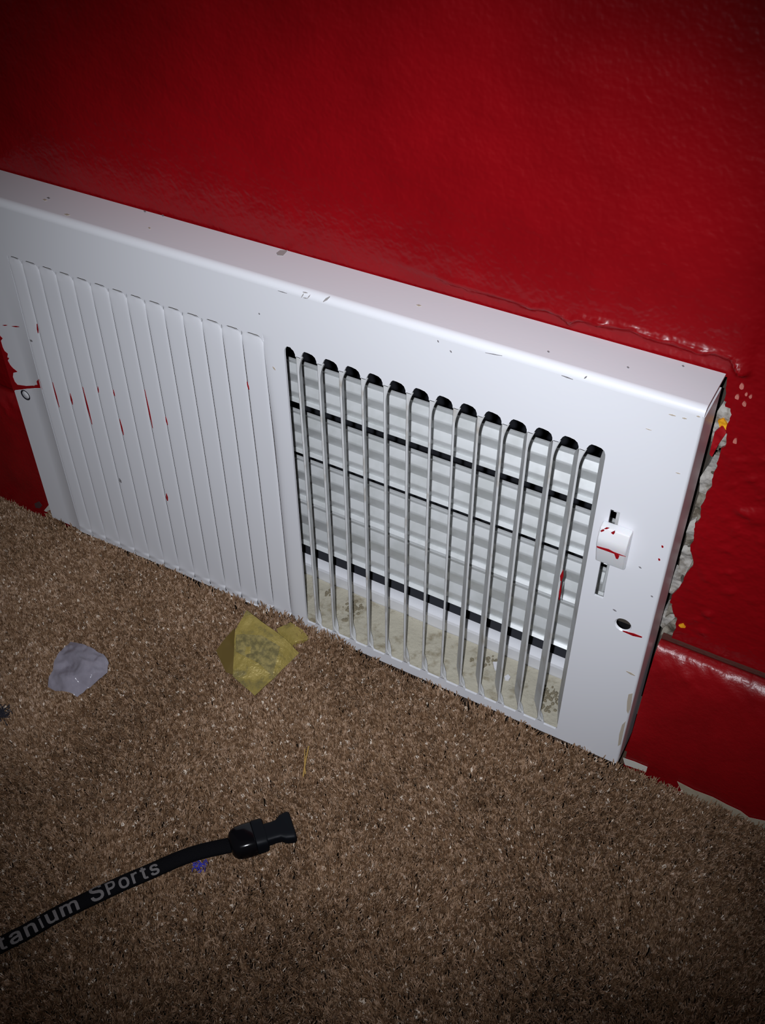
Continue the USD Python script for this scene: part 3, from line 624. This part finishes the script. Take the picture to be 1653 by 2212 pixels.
# gold wrapper: (u, v, height) corners
gp = {'a': (533, 1319, .0120), 'b': (508, 1362, .0085), 'c': (503, 1461, .0025), 'd': (550, 1503, .0012), 'e': (583, 1473, .0016), 'f': (646, 1411, .0030), 'g': (618, 1381, .0075), 'h': (563, 1363, .0095), 'i': (537, 1385, .0100)}
G = {k: on_z(*q) for k, q in gp.items()}
wr = thing('gold_wrapper', 'crumpled gold foil paper scrap with worn dark print on the carpet by the register', 'wrapper', tuple(on_z(560, 1430, 0.0)))
order = ['a', 'b', 'c', 'd', 'e', 'f', 'g', 'h']; vi = {k: i for i, k in enumerate(order)}
fc = [('a', 'b', 'h'), ('b', 'c', 'h'), ('h', 'c', 'e'), ('c', 'd', 'e'), ('h', 'e', 'g'), ('g', 'e', 'f'), ('a', 'h', 'g')]
def faces_up(V, F):
    V = np.array(V); out = []
    for q in F:
        nrm = np.cross(V[q[1]] - V[q[0]], V[q[2]] - V[q[0]]); out.append(q if nrm @ (CAM - V[q[0]]) > 0 else q[::-1])
    return out
Vv = [G[k] for k in order]; Ff = faces_up(Vv, [tuple(vi[k] for k in t_) for t_ in fc])
obj('folded_front', sheet(Vv, Ff, 0.00025, 4, 0.0007, 3), MAT['gold'], wr, smooth=50)
# printed band across the middle, as thin ink on the paper
mx = lambda **w: sum(G[k] * q for k, q in w.items()) + (CAM - G['h']) / np.linalg.norm(CAM - G['h']) * 0.0005
Vv = [mx(b=.86, c=.09, h=.05), mx(h=.92, e=.08), mx(g=.70, e=.20, h=.10), mx(e=.84, g=.16), mx(h=.34, c=.24, e=.42), mx(b=.45, c=.47, h=.08)]
obj('printed_band', sheet(Vv, faces_up(Vv, [(0, 1, 4), (0, 4, 5), (1, 2, 3), (1, 3, 4)]), 0.00012, 4, 0.0007, 3), MAT['gold_dark'], wr, smooth=50, label='worn dark printed band')
Vv = [on_z(467, 1406, .0012), on_z(488, 1378, .0030), on_z(506, 1358, .0062), on_z(512, 1405, .0040), on_z(506, 1458, .0010), on_z(488, 1452, .0008)]
obj('folded_back', sheet(Vv, faces_up(Vv, [(0, 1, 3), (1, 2, 3), (0, 3, 5), (3, 4, 5)]), 0.00025, 3, 0.0005, 7), MAT['gold_brown'], wr, smooth=50, label='brown back flap')
Vv = [on_z(598, 1358, .0040), on_z(628, 1344, .0052), on_z(656, 1362, .0046), on_z(668, 1380, .0030), on_z(655, 1388, .0020), on_z(634, 1399, .0012), on_z(610, 1392, .0015), on_z(640, 1385, .0042)]
obj('torn_corner', sheet(Vv, faces_up(Vv, [(0, 1, 7), (1, 2, 7), (2, 3, 7), (3, 4, 7), (4, 5, 7), (5, 6, 7), (6, 0, 7)]), 0.00025, 3, 0.0005, 9), MAT['gold'], wr, smooth=50)

# frosted plastic scrap
op = [(152, 1385, .0020), (176, 1391, .0040), (203, 1402, .0050), (222, 1413, .0045), (235, 1432, .0035), (232, 1452, .0030), (214, 1468, .0025), (190, 1487, .0018), (166, 1506, .0010), (146, 1494, .0028), (120, 1492, .0012), (103, 1484, .0010), (106, 1462, .0030), (114, 1441, .0040), (125, 1416, .0032), (140, 1400, .0030)]
ip = [(178, 1428, .0068), (152, 1436, .0034), (160, 1460, .0052), (198, 1455, .0060), (135, 1465, .0050), (205, 1428, .0062), (150, 1412, .0058)]
Vv = [on_z(*q) for q in op + ip]
from scipy.spatial import Delaunay
uv = np.array([q[:2] for q in op + ip]); tri = Delaunay(uv).simplices
pg = Polygon([q[:2] for q in op]); tri = [tuple(t_) for t_ in tri if pg.contains(Point(uv[t_].mean(0)))]
o = obj('plastic_scrap', sheet(Vv, faces_up(Vv, tri), 0.0003, 3, 0.0018, 13, 260), MAT['film'], smooth=55)
tag(o, 'crumpled frosted clear plastic scrap on the carpet left of the gold wrapper', 'plastic scrap')

# cord necklace: a flat woven tube, lettering, and its clasp
cz = 0.0022
cpx = [(-190, 2150), (-90, 2092), (0, 2042), (60, 2011), (120, 1977), (190, 1943), (260, 1910), (330, 1880), (390, 1854), (440, 1838), (480, 1829), (512, 1822)]
cp = np.array([on_z(u, v, cz) for u, v in cpx])
from scipy.interpolate import CubicSpline
tt = np.concatenate([[0], np.cumsum(np.linalg.norm(np.diff(cp, axis=0), axis=1))])
spl = CubicSpline(tt, cp); LEN = tt[-1]
CW, CH = 0.0029, 0.0019
def frame(s_):
    c = spl(s_); d = spl(s_, 1); d[2] = 0; d /= np.linalg.norm(d); left = np.array([-d[1], d[0], 0.0]); return c, d, left
def surf(s_, a_, off=0.0):
    c, d, left = frame(s_)
    return c + left * (CW + off) * math.sin(a_) + np.array([0, 0, (CH + off) * math.cos(a_)])
neck = thing('cord_necklace', 'black woven cord with grey lettering and black plastic clasp lying across the carpet', 'cord', tuple(frame(LEN * 0.6)[0] * [1, 1, 0]))
ss = np.linspace(0, LEN, 260); aa = np.linspace(0, 2 * math.pi, 25)[:-1]
v = np.array([[surf(s_, a_) for a_ in aa] for s_ in ss]).reshape(-1, 3); m_ = len(aa); f = []
for i in range(len(ss) - 1):
    for j in range(m_):
        a_, b_ = i * m_ + j, i * m_ + (j + 1) % m_; f += [(a_, b_ + m_, b_), (a_, a_ + m_, b_ + m_)]
cm = trimesh.Trimesh(v, f, process=False)
if cm.volume < 0: cm.invert()
obj('cord', cm, MAT['cord'], neck, smooth=True)
def s_at(u, v):
    q = on_z(u, v, cz + CH); k = np.linspace(0, LEN, 2000); return k[np.argmin(np.linalg.norm(spl(k)[:, :2] - q[:2], axis=1))]
def lettering(items, s0, s1, xh):
    """letters laid along the cord from s0 to s1; items = (character, height factor)"""
    x = 0.0; ms = []
    for ch, k in items:
        m = meshkit.text_mesh(ch, xh * 1.38 * k, 0.00012, bold=(ch != 'i')); b = m.bounds; m.apply_translation([x - b[0, 0], 0, 0]); ms.append(m); x += (b[1, 0] - b[0, 0]) + xh * 0.30
    m = cat_(ms); m = m.subdivide_to_size(0.0008)
    v = np.array(m.vertices); tot = x - xh * 0.30
    v[:, 0] *= (s1 - s0) / tot
    ctr = 0.5 * xh
    out = [surf(s0 + p[0], -0.38 + (p[1] - ctr) / 0.00245, 0.00004 + p[2]) for p in v]
    return trimesh.Trimesh(np.array(out), m.faces, process=False)
XH = 0.0030
obj('lettering', lettering([('t', 1), ('i', 1), ('t', 1), ('a', 1), ('n', 1), ('i', 1), ('u', 1), ('m', 1)], s_at(-44, 2068), s_at(169, 1953), XH), MAT['grey_thread'], neck, smooth=False)
obj('lettering', lettering([('S', 1.22), ('P', 0.92), ('o', 1), ('r', 1), ('t', 1), ('s', 1)], s_at(196, 1941), s_at(343, 1875), XH), MAT['grey_thread'], neck, smooth=False)
# clasp
A0 = on_z(497, 1827, 0.0042); A1 = on_z(632, 1783, 0.0042)
ax = A1 - A0; CL = np.linalg.norm(ax); ax /= CL; lf = np.array([-ax[1], ax[0], 0]); up = np.array([0, 0, 1.0])
def loft(sections, nseg=28, ex=3.0):
    """superellipse sections (s, half width, half height, lift) along the clasp's axis"""
    rows = []
    for s_, w_, h_, lift in sections:
        for t_ in np.linspace(0, 2 * math.pi, nseg + 1)[:-1]:
            c_, s2 = math.cos(t_), math.sin(t_)
            rows.append(A0 + ax * s_ + lf * w_ * np.sign(c_) * abs(c_) ** (2 / ex) + up * (h_ * np.sign(s2) * abs(s2) ** (2 / ex) + lift))
    v = np.array(rows); f = []
    k = len(sections)
    for i in range(k - 1):
        for j in range(nseg):
            a_, b_ = i * nseg + j, i * nseg + (j + 1) % nseg; f += [(a_, b_, b_ + nseg), (a_, b_ + nseg, a_ + nseg)]
    for base, fl2 in ((0, True), ((k - 1) * nseg, False)):
        for j in range(1, nseg - 1): f.append((base, base + j + 1, base + j) if fl2 else (base, base + j, base + j + 1))
    m = trimesh.Trimesh(v, f, process=False)
    if m.volume < 0: m.invert()
    return m
b0 = 0.0
bl = CL * 0.56
obj('clasp_bead', loft([(b0, .0030, .0024, 0), (b0 + .0006, .0042, .0033, 0), (b0 + .0016, .0051, .0040, 0), (b0 + .0032, .0056, .0044, 0), (b0 + .006, .0058, .0046, 0), (bl * .66, .0058, .0045, 0), (bl * .68, .0056, .0043, 0)]), MAT['black_plastic'], neck, smooth=60)
obj('clasp_collar', loft([(bl * .68, .0052, .0039, 0), (bl * .70, .0055, .0041, 0), (bl * .96, .0055, .0040, 0), (bl, .0052, .0037, 0)], ex=4.5), MAT['black_rubber'], neck, smooth=50)
obj('clasp_plug', loft([(bl, .0038, .0024, -.0006), (bl + .0030, .0037, .0023, -.0006), (CL - .0052, .0039, .0023, -.0006), (CL - .0036, .0052, .0025, -.0006), (CL - .0008, .0058, .0026, -.0006), (CL, .0054, .0022, -.0006)], ex=4.5), MAT['black_rubber'], neck, smooth=50)

def strand(pts, r):
    p = np.array(pts); ms = [trimesh.creation.cylinder(r, segment=[p[i], p[i + 1]], sections=6) for i in range(len(p) - 1)]
    return cat_(ms)
# blue fuzz by the cord
rs = np.random.RandomState(8); ms = []
for _ in range(26):
    c = on_z(430 + rs.normal(0, 7), 1868 + rs.normal(0, 4), 0.0012); d = rs.normal(0, 0.0011, (3, 3)) * [1, 1, .3]; ms.append(strand([c, c + d[0], c + d[0] + d[1] * .7], 0.00013))
o = obj('blue_fuzz', cat_(ms), MAT['blue_fibre']); tag(o, 'tiny tuft of blue fuzz on the carpet under the black cord', 'fuzz', kind='stuff')
# tan straw bits, dark lint
o = obj('straw_bit', cat_([strand([on_z(667, 1612, .002), on_z(661, 1640, .0022), on_z(655, 1678, .0016)], 0.0003), strand([on_z(659, 1618, .002), on_z(658, 1650, .0024), on_z(660, 1672, .0016)], 0.00022)]), MAT['straw'])
tag(o, 'thin tan dried straw lying on the carpet below the gold wrapper', 'straw')
rs = np.random.RandomState(9); ms = []
for _ in range(60):
    c = on_z(2 + rs.normal(0, 6), 1541 + rs.normal(0, 7), 0.0012); d = rs.normal(0, 0.0012, (3, 3)) * [1, 1, .4]; ms.append(strand([c, c + d[0], c + d[0] + d[1] * .7], 0.00016))
o = obj('dark_lint', cat_(ms), MAT['lint']); tag(o, 'dark lint clump at the left edge of the carpet', 'lint', kind='stuff')
